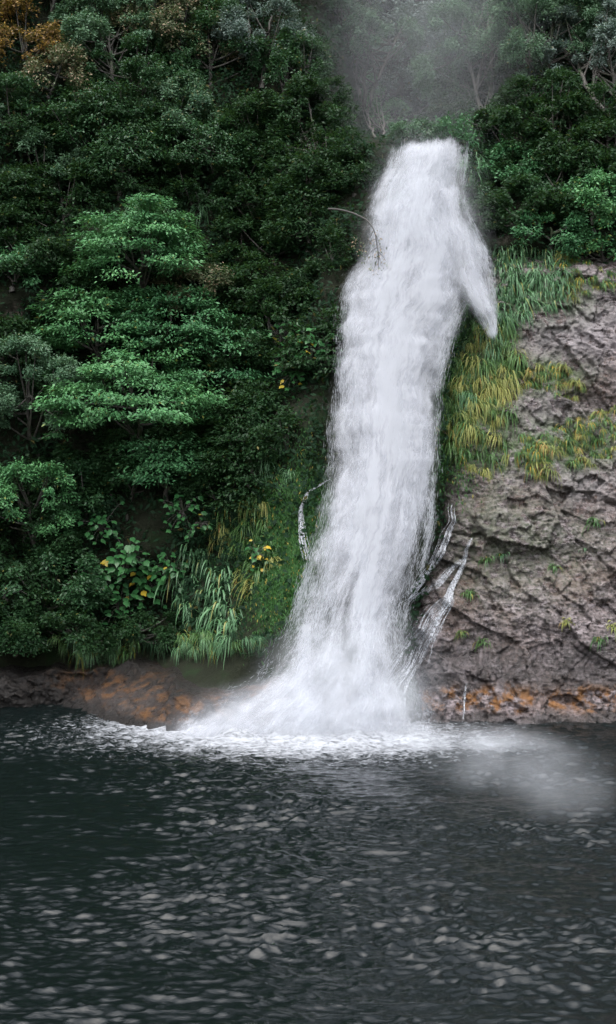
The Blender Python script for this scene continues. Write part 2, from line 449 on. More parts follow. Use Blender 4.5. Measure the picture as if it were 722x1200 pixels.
# short wind chop: connected, sharp-topped crests
zz *= .48; dx *= .48; dy *= .48
for q, (sx, sy, am) in enumerate([(.95, .48, .062), (.50, .25, .043), (.24, .13, .024)]):
    ang = .18 * (q - 1); xr_ = wx * math.cos(ang) - wy * math.sin(ang); yr_ = wx * math.sin(ang) + wy * math.cos(ang)
    rg = 1 - np.abs(perlin(xr_ / sx + .35 * perlin(xr_ / sx * 1.7, yr_ / sy * 1.7, 4.4 + q), yr_ / sy, 2.2 + q * 3.7)) * 1.25
    zz += am * np.sign(rg) * np.abs(rg) ** 2.2 - am * .5
zz *= patch * fade; dx *= patch * fade; dy *= patch * fade
# churned water round the foot of the fall
imp = at(385, 858, 38.8)
dd = np.hypot((X - imp[0] + 1.2) / 3.6, (Y - imp[1] - .1) / 2.6)
churn = np.exp(-dd ** 2)
zz += churn * (.16 + .22 * fbm(X * 1.1, Y * 1.1, 3, 4))
foam = np.clip(1.5 * np.exp(-dd ** 2 * .55), 0, 1.2)
foam += .55 * np.exp(-(((X + 3.2) / 3.0) ** 2 + ((Y - 41.0) / 2.3) ** 2))
foam += .42 * np.exp(-(((X - .6) / 3.8) ** 2 + ((Y - 36.0) / 2.4) ** 2))
foam += .14 * np.exp(-((X - 6) / 3.2) ** 2 - ((Y - 40.2) / .35) ** 2)
foam = np.clip(foam, 0, 1.2)
f, c = grid_faces(*X.shape)
lake = mesh_from('water', np.stack([X + dx, Y + dy, zz], -1), f, c, M['lake'], attrs={'foam': foam.ravel()}, smooth_shade=True)
tag(lake, 'dark rippled pool below the waterfall', kind='structure')

# ------------------------------------------------------------------ waterfall
def sheet_arrays(rows, nu, layers, seed, flare=0.0):
    """several overlapping veils between a left and a right edge given per photo row"""
    V, Fc, fl, ed = [], [], [], []
    pys = np.arange(rows[0, 0], rows[-1, 0] + .1, 3.0)
    L = np.interp(pys, rows[:, 0], rows[:, 1]); R = np.interp(pys, rows[:, 0], rows[:, 2])
    base = 0
    for k, (off, grow) in enumerate(layers):
        pl = np.array([fall_pt(a, b) for a, b in zip(L, pys)]); pr = np.array([fall_pt(a, b) for a, b in zip(R, pys)])
        z = pl[:, 2]
        xl = pl[:, 0] - grow + .22 * perlin(z * .9, k * .8 + seed, .5) + .13 * perlin(z * 2.1, k * 2.2 + seed, 4.5) + .10 * perlin(z * 5.3, k * 1.7 + seed, 4.5)
        xr = pr[:, 0] + grow + .22 * perlin(z * .9, k * .9 + seed, 7.5) + .13 * perlin(z * 2.1, k * 2.3 + seed, 2.5) + .10 * perlin(z * 5.3, k * 2.3 + seed, 2.5)
        u = np.linspace(0, 1, nu)
        XX = (xl - .08)[:, None] + (xr - xl + .16)[:, None] * u[None]
        ZZ = np.repeat(z[:, None], nu, 1)
        YY = Yf(ZZ) + off - .55 * (1 - (2 * u[None] - 1) ** 2)
        YY += .14 * fbm(XX * 1.0, ZZ * .30 + k * 9, k * 3.1 + seed, 3)
        low = smooth(3.5, .3, ZZ)
        YY += low * .22 * fbm(XX * 1.3, ZZ * 1.2, k * 5.3, 3)
        YY -= low * flare
        V.append(np.stack([XX, YY, ZZ], -1).reshape(-1, 3))
        wid = np.maximum(xr - xl, .05)
        vv = (z[0] - z)
        mid = np.interp(z, [0, 18], [3.4, 2.2])
        fl.append(np.stack([u[None] * mid[:, None] + k * 11.3 + seed, np.repeat(vv[:, None], nu, 1), np.full(XX.shape, k * 5.7)], -1).reshape(-1, 3))
        e = np.minimum(u, 1 - u)[None] * wid[:, None]
        e = np.minimum(e, (2.4 * np.maximum(vv[:, None] - .25 + .45 * perlin(XX * 1.6, k * 3.3 + seed, 2.0), 0) + .02))
        e = np.minimum(e, np.maximum(ZZ + .55, 0) * .8)
        ed.append(e.ravel())
        f, _ = grid_faces(len(pys), nu); Fc.append(f + base); base += XX.size
    Fc = np.concatenate(Fc)
    return np.concatenate(V), Fc, np.concatenate(fl), np.concatenate(ed)

fall_root = empty('waterfall', (1.0, 39.0, 0))
tag(fall_root, 'tall white waterfall plunging from the forest lip into the dark pool', 'waterfall')
def child_of_fall(name, V, Fc, fl, ed, mat):
    V = V - np.array([1.0, 39.0, 0])
    return mesh_from(name, V, Fc, np.full(len(Fc), 4), mat, fall_root, {'flow': fl, 'edge': ed, 'thin': .13 * smooth(7, 1.5, V[:, 2]) * smooth(-.5, 1.2, V[:, 2]) + .10 * perlin(V[:, 0] * 1.5, V[:, 2] * .16, 3.0) + .05 * perlin(V[:, 0] * 1.2, V[:, 2] * 1.0, 9.0)}, True)
lay = [(.45, .05), (.28, .12), (.10, .02), (-.08, .16), (-.26, .0), (-.44, .08), (-.62, -.12), (-.80, -.3)]
child_of_fall('main_curtain', *sheet_arrays(EDGES, 64, lay, 0, .3), M['fall'])
SIDE = np.array([(215, 505, 536), (240, 502, 543), (265, 502, 551), (288, 503, 563), (308, 505, 573), (330, 512, 578), (348, 526, 579), (362, 545, 579), (376, 558, 579), (386, 565, 578), (398, 571, 577)], float)
child_of_fall('side_curtain', *sheet_arrays(SIDE, 30, [(.0, .0), (-.12, .10), (-.24, -.03), (-.36, .05), (-.5, .0), (-.6, .12)], 50), M['spout'])
DRIP = np.array([(330, 500, 548), (350, 505, 546), (368, 512, 543), (385, 515, 536), (400, 512, 529)], float)
child_of_fall('side_curtain', *sheet_arrays(DRIP, 20, [(-.1, .0), (-.25, .05), (-.4, -.03)], 80), M['spout'])

def streaks(n, seed, rows, y0, y1, back=.60, bulge=.55):
    r = np.random.default_rng(seed)
    py = r.uniform(y0, y1, n); u = r.random(n); q_ = r.random(n)
    u = np.where(q_ < .05, r.normal(.01, .025, n), np.where(q_ > .95, r.normal(.99, .025, n), u))
    def at_u(py):
        l = np.interp(py, rows[:, 0], rows[:, 1]); q = np.interp(py, rows[:, 0], rows[:, 2])
        px = l + (q - l) * u
        Y = (FALL_FOOT + FALL_SLOPE * H) / (1 + FALL_SLOPE * (py - CY) / F)
        return np.stack([(px - CX) * Y / F, Y, H - (py - CY) * Y / F], 1)
    p = at_u(py); d = unit(at_u(py + 4) - p)
    ok = r.random(n) < (smooth(.36, .66, .6 * _n01(p[:, 0] * 2.4, p[:, 2] * .4, 3) + .4 * _n01(p[:, 0] * 6, p[:, 2] * 1.2, 8)) + .12) * smooth(y0 - 3, y0 + 40, py) * smooth(.36, .60, _n01(p[:, 0] * 1.5, p[:, 2] * .16, 33) * .7 + .2)
    low = smooth(4.5, 0, p[:, 2])
    p[:, 1] += -back - bulge * (1 - np.clip(2 * u - 1, -1, 1) ** 2) + r.normal(0, .16, n) - .3 * low
    p += r.normal(0, 1, (n, 3)) * (.03 + .10 * low)[:, None]
    d = unit(d + r.normal(0, 1, (n, 3)) * (.05 + .35 * low)[:, None])
    ln = r.lognormal(-1.85, .5, n) * (1 - .6 * low); wd = r.uniform(.004, .012, n) * (1 + .5 * low)
    return [a[ok] for a in (p, d, r.normal(0, 1, (n, 3)) + np.array([0, -1.2, .3]), ln, wd)]
def stream(name, pts, width, strands, seed, fn=land_Y, off=.26):
    """a thin trickle: several braided ribbons with thickness that follow the rock"""
    r = np.random.default_rng(seed)
    P3 = np.array([hit(px, py, fn) for px, py in pts])
    s = np.linspace(0, len(pts) - 1, 70)
    cx = np.interp(s, np.arange(len(pts)), P3[:, 0]); cz = np.interp(s, np.arange(len(pts)), P3[:, 2])
    wd = np.interp(s, np.arange(len(pts)), width)
    V, Fc, fl, ed = [], [], [], []; base = 0
    m = 26
    for k in range(strands):
        o = r.uniform(-1.3, 1.3) * r.uniform(.3, 1)
        a0 = r.uniform(-.1, .85) * s[-1]; ss = np.linspace(max(a0, 0), min(a0 + r.uniform(.25, .7) * s[-1], s[-1]), m)
        x = np.interp(ss, s, cx); z = np.interp(ss, s, cz); w_ = np.interp(ss, s, wd)
        x = x + min(.16, float(width[2])) * perlin(ss * .85, 3.3, seed) + w_ * o + .35 * w_ * perlin(ss * .9, k * 3.1, seed) + .015 * perlin(ss * 6, k * 2.7, seed)
        y = fn(x, z) - off * .5 - r.uniform(0, .04)
        y = np.minimum(y, .5 * (y + np.convolve(np.pad(y, 2, 'edge'), np.ones(5) / 5, 'valid')))
        rad = r.uniform(.004, .010) * np.sin(np.linspace(.15, math.pi - .15, m)) ** .5
        for q in range(5):
            a = 2 * math.pi * q / 4
            V.append(np.stack([x + rad * math.cos(a), y + .5 * rad * math.sin(a), z + .3 * rad * math.sin(a)], -1))
            fl.append(np.zeros((m, 3))); ed.append(np.ones(m))
        i = np.arange(m - 1)
        for q in range(4):
            b0 = base + q * m; b1 = b0 + m
            Fc.append(np.stack([b0 + i, b1 + i, b1 + i + 1, b0 + i + 1], -1))
        base += 5 * m
    return child_of_fall(name, np.concatenate(V), np.concatenate(Fc), np.concatenate(fl), np.concatenate(ed), M['stream'])
stream('trickle', [(386, 562), (372, 570), (358, 578), (352, 596), (354, 625), (360, 655)], [.05, .05, .06, .08, .12, .22], 26, 3)
stream('trickle', [(532, 590), (530, 612), (520, 635), (508, 658), (494, 680), (478, 700)], [.08, .12, .14, .16, .20, .30], 40, 5)
stream('trickle', [(552, 630), (540, 655), (528, 688), (516, 715), (502, 748), (484, 775), (468, 800), (455, 828)], [.06, .10, .14, .20, .28, .36, .45, .60], 56, 8)
stream('trickle', [(540, 655), (520, 675), (498, 692), (480, 706)], [.08, .12, .18, .25], 34, 12)
stream('trickle', [(528, 688), (508, 712), (488, 742), (470, 768), (450, 795), (425, 822)], [.06, .12, .18, .26, .34, .45], 30, 18)
stream('trickle', [(546, 800), (543, 822), (541, 846)], [.04, .06, .06], 8, 15)

# ------------------------------------------------------------------ foliage builders
def leaf_mesh(cent, axis, nrm, length, width, tint, droop=.25):
    """rhombic folded leaves: arrays in, verts/faces out"""
    n = len(cent)
    axis = axis / np.linalg.norm(axis, axis=1)[:, None]
    nrm = nrm - (nrm * axis).sum(1)[:, None] * axis
    nrm = nrm / np.maximum(np.linalg.norm(nrm, axis=1)[:, None], 1e-6)
    side = np.cross(axis, nrm)
    l = length[:, None]; w = width[:, None]
    b = cent - axis * l * .5
    t = cent + axis * l * .5 - nrm * l * droop
    m = cent - axis * l * .05
    v = np.stack([b, m + side * w * .5 - nrm * w * .12, t, m - side * w * .5 - nrm * w * .12], 1).reshape(-1, 3)
    f = np.arange(4 * n).reshape(-1, 4)
    return v, f, np.repeat(tint, 4, 0)

def unit(v): return v / np.maximum(np.linalg.norm(v, axis=-1, keepdims=True), 1e-9)

def crown_leaves(r, rx, ry, rz, style, ll, dens=1.0, old=.01):
    """sprays of leaves spread through a crown volume; returns leaf mesh arrays and the spray centres (for limbs)"""
    area = math.pi * rx * rz
    lw = ll * (.46 if style != 'fine' else .42)
    if style == 'tier':   ns, srad, flat = int(7.5 * area / .35 ** 2 * .11) + 18, .52, .16
    elif style == 'plume': ns, srad, flat = int(7.5 * area / .35 ** 2 * .12) + 16, .42, .55
    else:                 ns, srad, flat = int(7.5 * area / .35 ** 2 * .14) + 16, .36, .45
    per = int(dens * 3.4 * area / (ll * lw * .5) / ns) + 14
    if style == 'tier':
        d = unit(r.normal(size=(ns * 3, 3)))
        d = d[(d[:, 2] > -.55) & (d[:, 1] < .75)][:ns]
        ns = len(d)
        rad = r.uniform(.45, 1.0, ns) ** .6
        lump = 1 + .45 * perlin(d[:, 0] * 1.8 + r.random() * 50, d[:, 1] * 1.8, d[:, 2] * 1.8)
        c = d * (rad * lump)[:, None] * np.array([rx, ry, rz])
        q = rz * .30
        c[:, 2] = np.round(c[:, 2] / q + r.normal(0, .12, ns)) * q + .12 * q * r.normal(size=ns) + .25 * q * perlin(c[:, 0] * .7, c[:, 1] * .7, 3)
    else:                                               # tufted crown: rounded lobes, each leafy on its upper, outer side
        nl = int(r.integers(9, 15)); ld = unit(r.normal(size=(nl * 5, 3)))
        ld = ld[(ld[:, 2] > -.45) & (ld[:, 1] < .45)]
        keep = []
        for q in ld:
            if all(q @ k < .72 for k in keep): keep.append(q)
        ld = np.array(keep); nl = len(ld)
        lr = .40 * math.sqrt(rx * rz) * r.uniform(.7, 1.2, nl)
        lc = ld * r.uniform(.60, .88, nl)[:, None] * np.array([rx, ry, rz])
        li = r.choice(nl, ns, p=lr ** 2 / (lr ** 2).sum())
        d = unit(r.normal(size=(ns, 3)) + np.array([0, -.25, .55]) + .5 * ld[li])
        c = lc[li] + d * (lr[li] * r.uniform(.75, 1.0, ns))[:, None] * np.array([1, 1, .85 if style == 'round' else 1.1])
        srad *= .62
    srs = srad * (.7 + .6 * r.random(ns))
    sp = np.repeat(np.arange(ns), per); n = len(sp)
    ang = r.uniform(0, 2 * math.pi, n); rr = np.sqrt(r.random(n)) * (.75 + .5 * r.random(n))
    outd = (unit(c * np.array([1, 1, .35]) + 1e-6) if style == 'tier' else d)[sp]
    loc = np.stack([np.cos(ang) * rr, np.sin(ang) * rr, r.normal(0, flat, n)], 1)
    loc[:, 2] -= .28 * rr ** 2
    loc += outd * .25 * (r.random(n)[:, None])
    pos = c[sp] + loc * srs[sp][:, None] * np.array([1.1, 1.1, .9])
    axis = unit(np.stack([np.cos(ang), np.sin(ang), r.normal(-.15, .35, n)], 1) + .5 * outd + .35 * r.normal(size=(n, 3)))
    up = np.array([0, 0, 1.0]) if style == 'tier' else np.array([0, -.1, .8])
    nrm = up[None] + .45 * outd + r.normal(0, .38 if style == 'tier' else .55, (n, 3))
    ln = ll * r.uniform(.7, 1.25, n)
    sr = r.random(ns)
    tint = np.stack([r.random(n), sr[sp], (r.random(n) < old) * r.uniform(.5, 1, n)], 1)
    return leaf_mesh(pos, axis, nrm, ln, ln * lw / ll, tint), c

def tube_arrays(path, radii, sides=6):
    path = np.asarray(path, float); n = len(path)
    tan = unit(np.gradient(path, axis=0))
    ref = np.where(np.abs(tan[:, 2:3]) > .9, [[1., 0, 0]], [[0, 0, 1.]])
    a = unit(np.cross(tan, ref)); b = np.cross(tan, a)
    th = np.arange(sides) * 2 * math.pi / sides
    v = path[:, None] + np.asarray(radii)[:, None, None] * (np.cos(th)[None, :, None] * a[:, None] + np.sin(th)[None, :, None] * b[:, None])
    i = np.arange(n - 1)[:, None] * sides; j = np.arange(sides)[None]; jn = (j + 1) % sides
    f = np.stack([i + j, i + jn, i + sides + jn, i + sides + j], -1).reshape(-1, 4)
    return v.reshape(-1, 3), f

def merge(parts):
    V, Fs, b = [], [], 0
    for v, f in parts:
        V.append(v); Fs.append(f + b); b += len(v)
    return np.concatenate(V), np.concatenate(Fs)

def bezier(p0, p1, p2, n):
    t = np.linspace(0, 1, n)[:, None]
    return (1 - t) ** 2 * p0 + 2 * t * (1 - t) * p1 + t * t * p2

def tree(px, py, wpx, hpx, style, mat, label, name='tree', cat='tree', ll=.13, dens=1.0, old=.01, group=None, trunk_r=.11, stems=1, out=.45, depth=.75, seed=None, Y=None):
    r = np.random.default_rng(int(px * 7 + py * 13) + 5000 if seed is None else seed)
    if py < 200 and name == 'tree': wpx, hpx = wpx * 1.12, hpx * 1.12
    h = hit(px, py)
    Yc = h[1] if Y is None else Y
    rx = wpx * .5 * Yc / F; rz = hpx * .5 * Yc / F; ry = min(rx * depth, 2.6)
    Yc = Yc - ry * out
    c = at(px, py, Yc)
    rx = wpx * .5 * Yc / F; rz = hpx * .5 * Yc / F
    # root on the slope below and behind the crown
    zb = c[2] - rz * (1.15 if name == 'tree' else .8)
    base = np.array([c[0] + r.normal(0, .15 * rx), 0, zb])
    base[1] = float(hill_Y(base[0], base[2])) + .15
    root = empty(name, base)
    tag(root, label, cat, group)
    (v, f, tint), sprays = crown_leaves(r, rx, ry, rz, style, ll * .92, dens, old)
    mesh_from('crown' if name == 'tree' else 'foliage', v + c - base, f, np.full(len(f), 4), M[mat], root, {'tint': tint})
    parts = []
    for s in range(stems):
        b0 = np.array([(s - (stems - 1) / 2) * .35 * rx / max(stems, 1) * 1.2, r.normal(0, .1), 0])
        topp = c - base + np.array([(s - (stems - 1) / 2) * rx * .5, 0, rz * .35])
        mid = b0 * .5 + topp * .5 + np.array([r.normal(0, .15 * rx), -.1 * rx, -.15 * rz])
        path = bezier(b0, mid, topp, 12)
        path[1:-1] += r.normal(0, .03, (10, 3))
        parts.append(tube_arrays(path, np.linspace(trunk_r, trunk_r * .25, 12), 7))
        pick = r.choice(len(sprays), min(len(sprays), 14 if name == 'tree' else 7), replace=False)
        for q in pick:
            i = r.integers(3, 10)
            e = c - base + sprays[q] * .95
            m = (path[i] + e) * .5 + np.array([0, 0, -.12 * np.linalg.norm(e - path[i])])
            parts.append(tube_arrays(bezier(path[i], m, e, 7), np.linspace(trunk_r * .38, .012, 7), 5))
    v, f = merge(parts)
    mesh_from('trunk' if name == 'tree' else 'stem', v, f, np.full(len(f), 4), M['bark'], root, smooth_shade=True)
    return root

def blade_clump(r, n, length, width, spread=1.0, lift=.5, old=.05, segs=6, fall=1.0):
    """drooping strap leaves from one root; local frame: out of the slope = -Y"""
    az = r.uniform(-math.pi, 0, n) * .96 - .06
    az = np.where(r.random(n) < .15, r.uniform(-math.pi, math.pi, n), az)
    d = np.stack([np.cos(az) * spread, np.sin(az), r.normal(lift, .35, n)], 1); d = unit(d)
    L = length * r.uniform(.35, 1.2, n)
    t = np.linspace(0, 1, segs + 1)
    P = d[:, None] * (L[:, None] * t)[..., None]
    g = fall * (.75 + .5 * r.random(n))
    P[..., 2] -= (g * L)[:, None] * t ** 2 * .95
    P[..., :2] *= (1 - .30 * t ** 2)[None, :, None]
    P += r.normal(0, .13, (n, 1, 3)) * length
    side = unit(np.stack([-np.sin(az), np.cos(az), r.normal(0, .25, n)], 1))
    w = width * r.uniform(.7, 1.2, n)[:, None] * np.minimum(np.minimum(t * 4 + .45, 1), (1 - t) * 2.2 + .04)[None]
    a = P + side[:, None] * w[..., None] * .5; b = P - side[:, None] * w[..., None] * .5
    v = np.stack([a, b], 2).reshape(n, -1, 3)
    k = np.arange(segs) * 2
    f1 = np.stack([k, k + 1, k + 3, k + 2], -1)
    f = (f1[None] + (np.arange(n) * (segs + 1) * 2)[:, None, None]).reshape(-1, 4)
    tint = np.stack([r.random(n), np.clip(r.random() + r.normal(0, .3, n), 0, 1), (r.random(n) < old) * r.uniform(.4, 1, n)], 1)
    return v.reshape(-1, 3), f, np.repeat(tint, (segs + 1) * 2, 0)

PROTO = {}
def clump_proto(name, kind, mat, i):
    key = (name, kind, mat, i)
    if key in PROTO: return PROTO[key]
    r = np.random.default_rng(abs(hash(kind)) % 1 + 100 + i * 17 + len(kind) * 3)
    cfg = {'flax': (58, .85, .042, 1.1, .75, .05, 1.25), 'tuft': (80, .46, .020, 1.3, .75, .14, 1.2),
           'drape': (64, .66, .024, 1.1, .45, .07, 1.25), 'sprig': (40, .34, .024, 1.0, .7, .08, 1.0)}[kind]
    v, f, tint = blade_clump(r, cfg[0], cfg[1], cfg[2], cfg[3], cfg[4], cfg[5], fall=cfg[6])
    o = mesh_from(name, v, f, np.full(len(f), 4), M[mat], attrs={'tint': tint})
    PROTO[key] = [o, False]
    return PROTO[key]

def place_clump(name, kind, mat, loc, scale, rz, label, cat, group, r):
    p = clump_proto(name, kind, mat, int(r.integers(0, 4)))
    if p[1]:
        o = p[0].copy(); COL.objects.link(o)
    else:
        o = p[0]; p[1] = True
    o.location = loc; o.rotation_euler = (r.normal(0, .12), r.normal(0, .12), rz); o.scale = (scale, scale, scale * r.uniform(.9, 1.15))
    return tag(o, label, cat, group)

def in_poly(p, poly):
    x, y = p; ins = False; j = len(poly) - 1
    for i in range(len(poly)):
        xi, yi = poly[i]; xj, yj = poly[j]
        if (yi > y) != (yj > y) and x < (xj - xi) * (y - yi) / (yj - yi) + xi: ins = not ins
        j = i
    return ins

def scatter(poly, n, mind, seed):
    r = np.random.default_rng(seed); poly = np.array(poly, float); pts = []
    lo, hi = poly.min(0), poly.max(0)
    for _ in range(n * 60):
        p = lo + (hi - lo) * r.random(2)
        if in_poly(p, poly) and all(np.hypot(*(p - q)) > mind for q in pts): pts.append(p)
        if len(pts) >= n: break
    return pts, r

def clumps(poly, n, mind, seed, name, kind, mats, sc, label, cat, group, out=.05):
    pts, r = scatter(poly, n, mind, seed)
    for p in pts:
        l = hit(p[0], p[1], land_Y); l[1] -= out
        place_clump(name, kind, mats[int(r.integers(0, len(mats)))], l, sc * r.uniform(.6, 1.3), r.normal(0, .4), label, cat, group, r)

A_ = streaks(115000, 91, EDGES, 168, 866); B_ = streaks(20000, 92, SIDE, 222, 396, .55, .1)
p, d, nr, ln, wd = [np.concatenate(q) for q in zip(A_, B_)]
v, f, _ = leaf_mesh(p, d, nr, ln, wd, np.zeros((len(p), 3)), 0)
sd = mesh_from('spray_streaks', v - np.array([1.0, 39.0, 0]), f, np.full(len(f), 4), M['drops'], fall_root); sd['kind'] = 'stuff'

# ------------------------------------------------------------------ trees
T = tree
# upper left canopy
T(30, 55, 110, 120, 'round', 'rust', 'rust orange shrub with pale bare twigs in the top corner of the slope', 'shrub', 'shrub', ll=.13, dens=.55, old=.3)
T(70, 95, 100, 70, 'plume', 'olive', 'pinkish brown withered shrub below the rust orange shrub', 'shrub', 'shrub', ll=.12, dens=.6, old=.35)
T(125, 45, 110, 110, 'round', 'small', 'grey green tree next to the rust orange shrub', ll=.12, out=.5)
T(205, 40, 110, 100, 'plume', 'olive', 'tree with a tan flowering top in the upper left canopy', ll=.12, old=.25)
T(165, 95, 120, 90, 'round', 'deep', 'dark green tree below the tan flowering tree', ll=.12)
T(250, 60, 90, 110, 'plume', 'deep', 'slender dark tree between the tan flowering tree and the silver tree', ll=.12)
T(305, 40, 100, 110, 'plume', 'grey', 'silver leaved tree left of the tall many stemmed tree', ll=.095, dens=1.2, stems=2)
T(405, 45, 130, 120, 'plume', 'small', 'tall grey green tree with many thin dark stems beside the misty ravine', ll=.10, dens=1.5, stems=5, trunk_r=.10, out=.3)
T(345, 85, 80, 80, 'plume', 'deep', 'dark tree between the silver tree and the many stemmed tree', ll=.12, stems=2)
T(115, 150, 110, 90, 'tier', 'deep', 'layered dark green tree above the shaded gully', ll=.13)
T(205, 135, 90, 80, 'round', 'small', 'tree dusted with pale flowers above the green domed tree', ll=.11, old=.06)
T(150, 185, 90, 60, 'tier', 'deep', 'small layered tree standing over the green domed tree', ll=.13)
T(240, 180, 110, 70, 'tier', 'deep', 'wide low tree with layered dark sprays over the bare cliff patch', ll=.13)
T(55, 205, 110, 90, 'round', 'small', 'pale grey green tree at the edge of the shaded gully', ll=.11)
T(10, 140, 70, 90, 'round', 'deep', 'dark bushy tree under the withered brown shrub', ll=.12)
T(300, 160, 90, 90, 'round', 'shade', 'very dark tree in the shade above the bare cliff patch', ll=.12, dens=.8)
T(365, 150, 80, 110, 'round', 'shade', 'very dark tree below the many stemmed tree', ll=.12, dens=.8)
T(438, 145, 56, 100, 'plume', 'bright', 'fresh green young tree leaning over the lip of the fall', ll=.12, dens=.9, stems=2, trunk_r=.06)
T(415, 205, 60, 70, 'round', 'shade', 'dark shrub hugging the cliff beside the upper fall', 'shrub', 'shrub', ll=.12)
# middle left
T(168, 292, 150, 115, 'tier', 'bright', 'green domed tree standing out above the layered trees', ll=.14, dens=1.15, out=.9)
T(20, 320, 60, 60, 'round', 'teal', 'small green shrub next to the withered fern patch', 'shrub', 'shrub', ll=.12)
T(240, 345, 100, 80, 'round', 'olive', 'olive shrub with dry pale seed heads beside the green domed tree', 'shrub', 'shrub', ll=.10, old=.16)
T(115, 385, 150, 90, 'tier', 'bright', 'layered green tree under the green domed tree', ll=.15, dens=1.1, out=.9)
T(200, 385, 130, 100, 'tier', 'teal', 'layered blue green tree below the olive shrub', ll=.15, dens=1.1, out=.9)
T(265, 425, 110, 110, 'tier', 'teal', 'drooping layered tree nearest the yellow leaved climber', ll=.15, out=.7)
T(150, 470, 210, 120, 'tier', 'bright', 'broad layered tree with flat green tiers in the middle of the slope', ll=.15, dens=1.1, out=1.0)
T(35, 465, 120, 130, 'round', 'small', 'round small leaved grey green tree left of the broad layered tree', ll=.10, dens=1.25, out=.9)
T(25, 590, 120, 120, 'round', 'bright', 'glossy green round tree below the small leaved grey green tree', ll=.13, dens=1.1, out=.9)
T(195, 545, 120, 80, 'tier', 'teal', 'low tree with drooping tiers above the large leaved plants', ll=.15, out=.7)
T(60, 690, 130, 90, 'round', 'deep', 'dark bushy tree low on the bank left of the large leaved plants', ll=.14, dens=.9)
T(100, 590, 90, 110, 'round', 'deep', 'dark shrub in the hollow between the round tree and the mossy bank', 'shrub', 'shrub', ll=.14, dens=.8)
T(15, 750, 70, 70, 'round', 'deep', 'dark shrub overhanging the water at the end of the ledge', 'shrub', 'shrub', ll=.13, dens=.8)
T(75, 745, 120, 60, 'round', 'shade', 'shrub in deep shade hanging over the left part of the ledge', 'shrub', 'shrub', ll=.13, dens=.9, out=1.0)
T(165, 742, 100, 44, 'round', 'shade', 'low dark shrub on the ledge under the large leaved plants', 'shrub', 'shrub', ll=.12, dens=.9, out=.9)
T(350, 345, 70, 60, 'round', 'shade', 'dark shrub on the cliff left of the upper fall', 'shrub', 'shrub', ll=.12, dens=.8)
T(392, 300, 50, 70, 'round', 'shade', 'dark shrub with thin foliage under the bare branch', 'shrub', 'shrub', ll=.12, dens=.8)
T(300, 485, 80, 60, 'round', 'deep', 'low dark shrub under the yellow leaved climber', 'shrub', 'shrub', ll=.12)
# right top
T(480, 60, 90, 120, 'plume', 'grey', 'pale misty tree deep in the ravine above the fall', ll=.16, dens=.9, stems=2, out=.2)
T(520, 60, 80, 110, 'plume', 'grey', 'pale tree in the ravine mist right of the palest tree', ll=.15, dens=.9, stems=2, out=.2)
T(450, 100, 60, 90, 'plume', 'grey', 'slim misty tree on the left wall of the ravine', ll=.14, dens=.9, stems=2, out=.2)
T(488, 158, 60, 34, 'round', 'small', 'small shrub on the very lip behind the top of the fall', 'shrub', 'shrub', ll=.11, out=.3, Y=49.5)
T(535, 160, 50, 36, 'plume', 'teal', 'fresh little shrub at the right end of the lip', 'shrub', 'shrub', ll=.11, out=.3, Y=49.2)
T(505, 125, 70, 70, 'round', 'grey', 'misty shrub low in the ravine just above the lip', 'shrub', 'shrub', ll=.14)
T(575, 55, 120, 140, 'plume', 'small', 'tall dark tree right of the misty ravine', ll=.10, stems=3, dens=1.5)
T(635, 50, 100, 120, 'plume', 'small', 'grey green tree between the tall dark tree and the pale clouded tree', ll=.10, dens=1.5, stems=2)
T(690, 70, 130, 140, 'round', 'grey', 'pale grey tree with cloud like tufts in the upper right forest', ll=.10, dens=1.5, stems=2)
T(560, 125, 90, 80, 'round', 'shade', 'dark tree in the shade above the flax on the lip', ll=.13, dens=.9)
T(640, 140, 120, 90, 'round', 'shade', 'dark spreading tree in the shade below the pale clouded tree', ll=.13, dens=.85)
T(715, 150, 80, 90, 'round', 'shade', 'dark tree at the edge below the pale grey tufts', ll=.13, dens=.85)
T(590, 205, 90, 60, 'round', 'teal', 'dense green shrub beside the flax on the lip', 'shrub', 'shrub', ll=.11)
T(645, 225, 90, 70, 'round', 'deep', 'dark green shrub above the upper rock face', 'shrub', 'shrub', ll=.12)
T(565, 245, 60, 60, 'round', 'deep', 'small dark shrub close to the right edge of the upper fall', 'shrub', 'shrub', ll=.11)
T(690, 245, 90, 80, 'round', 'bright', 'bright green shrub above the right end of the rock face', 'shrub', 'shrub', ll=.13, old=.03)
T(645, 275, 90, 50, 'round', 'teal', 'green shrub just above the hanging flax bank', 'shrub', 'shrub', ll=.12)
T(705, 300, 70, 40, 'round', 'bright', 'low leafy shrub edging the top of the rock face', 'shrub', 'shrub', ll=.13, old=.08)
for i, (poly, n, md) in enumerate([([(0, 150), (260, 130), (430, 150), (440, 200), (395, 330), (380, 470), (260, 560), (0, 640)], 30, 50), ([(548, 150), (722, 150), (722, 230), (640, 270), (560, 280)], 12, 38), ([(0, 560), (110, 560), (110, 730), (0, 760)], 8, 34), ([(262, 190), (395, 195), (385, 375), (330, 385), (255, 330)], 11, 34), ([(0, 235), (80, 240), (85, 330), (0, 370)], 5, 30), ([(235, 520), (330, 470), (345, 520), (290, 570), (215, 590)], 7, 30)]):
    pts, r = scatter(poly, n, md, 60 + i)
    for q in pts:
        if i < 3 and in_poly(q, [(265, 185), (400, 185), (400, 375), (330, 390), (240, 350), (235, 250)]) or i < 3 and in_poly(q, [(0, 225), (85, 235), (90, 330), (0, 380)]): continue
        s_ = r.uniform(75, 120)
        T(q[0], q[1], s_, s_ * r.uniform(.7, 1.0), ['round', 'tier', 'round'][int(r.integers(0, 3))], 'shade', 'dark leafy shrub filling the shaded slope between the taller trees', 'shrub', 'shrub', ll=.15, dens=.8, out=.15, group='dark shrubs in the shade of the slope')
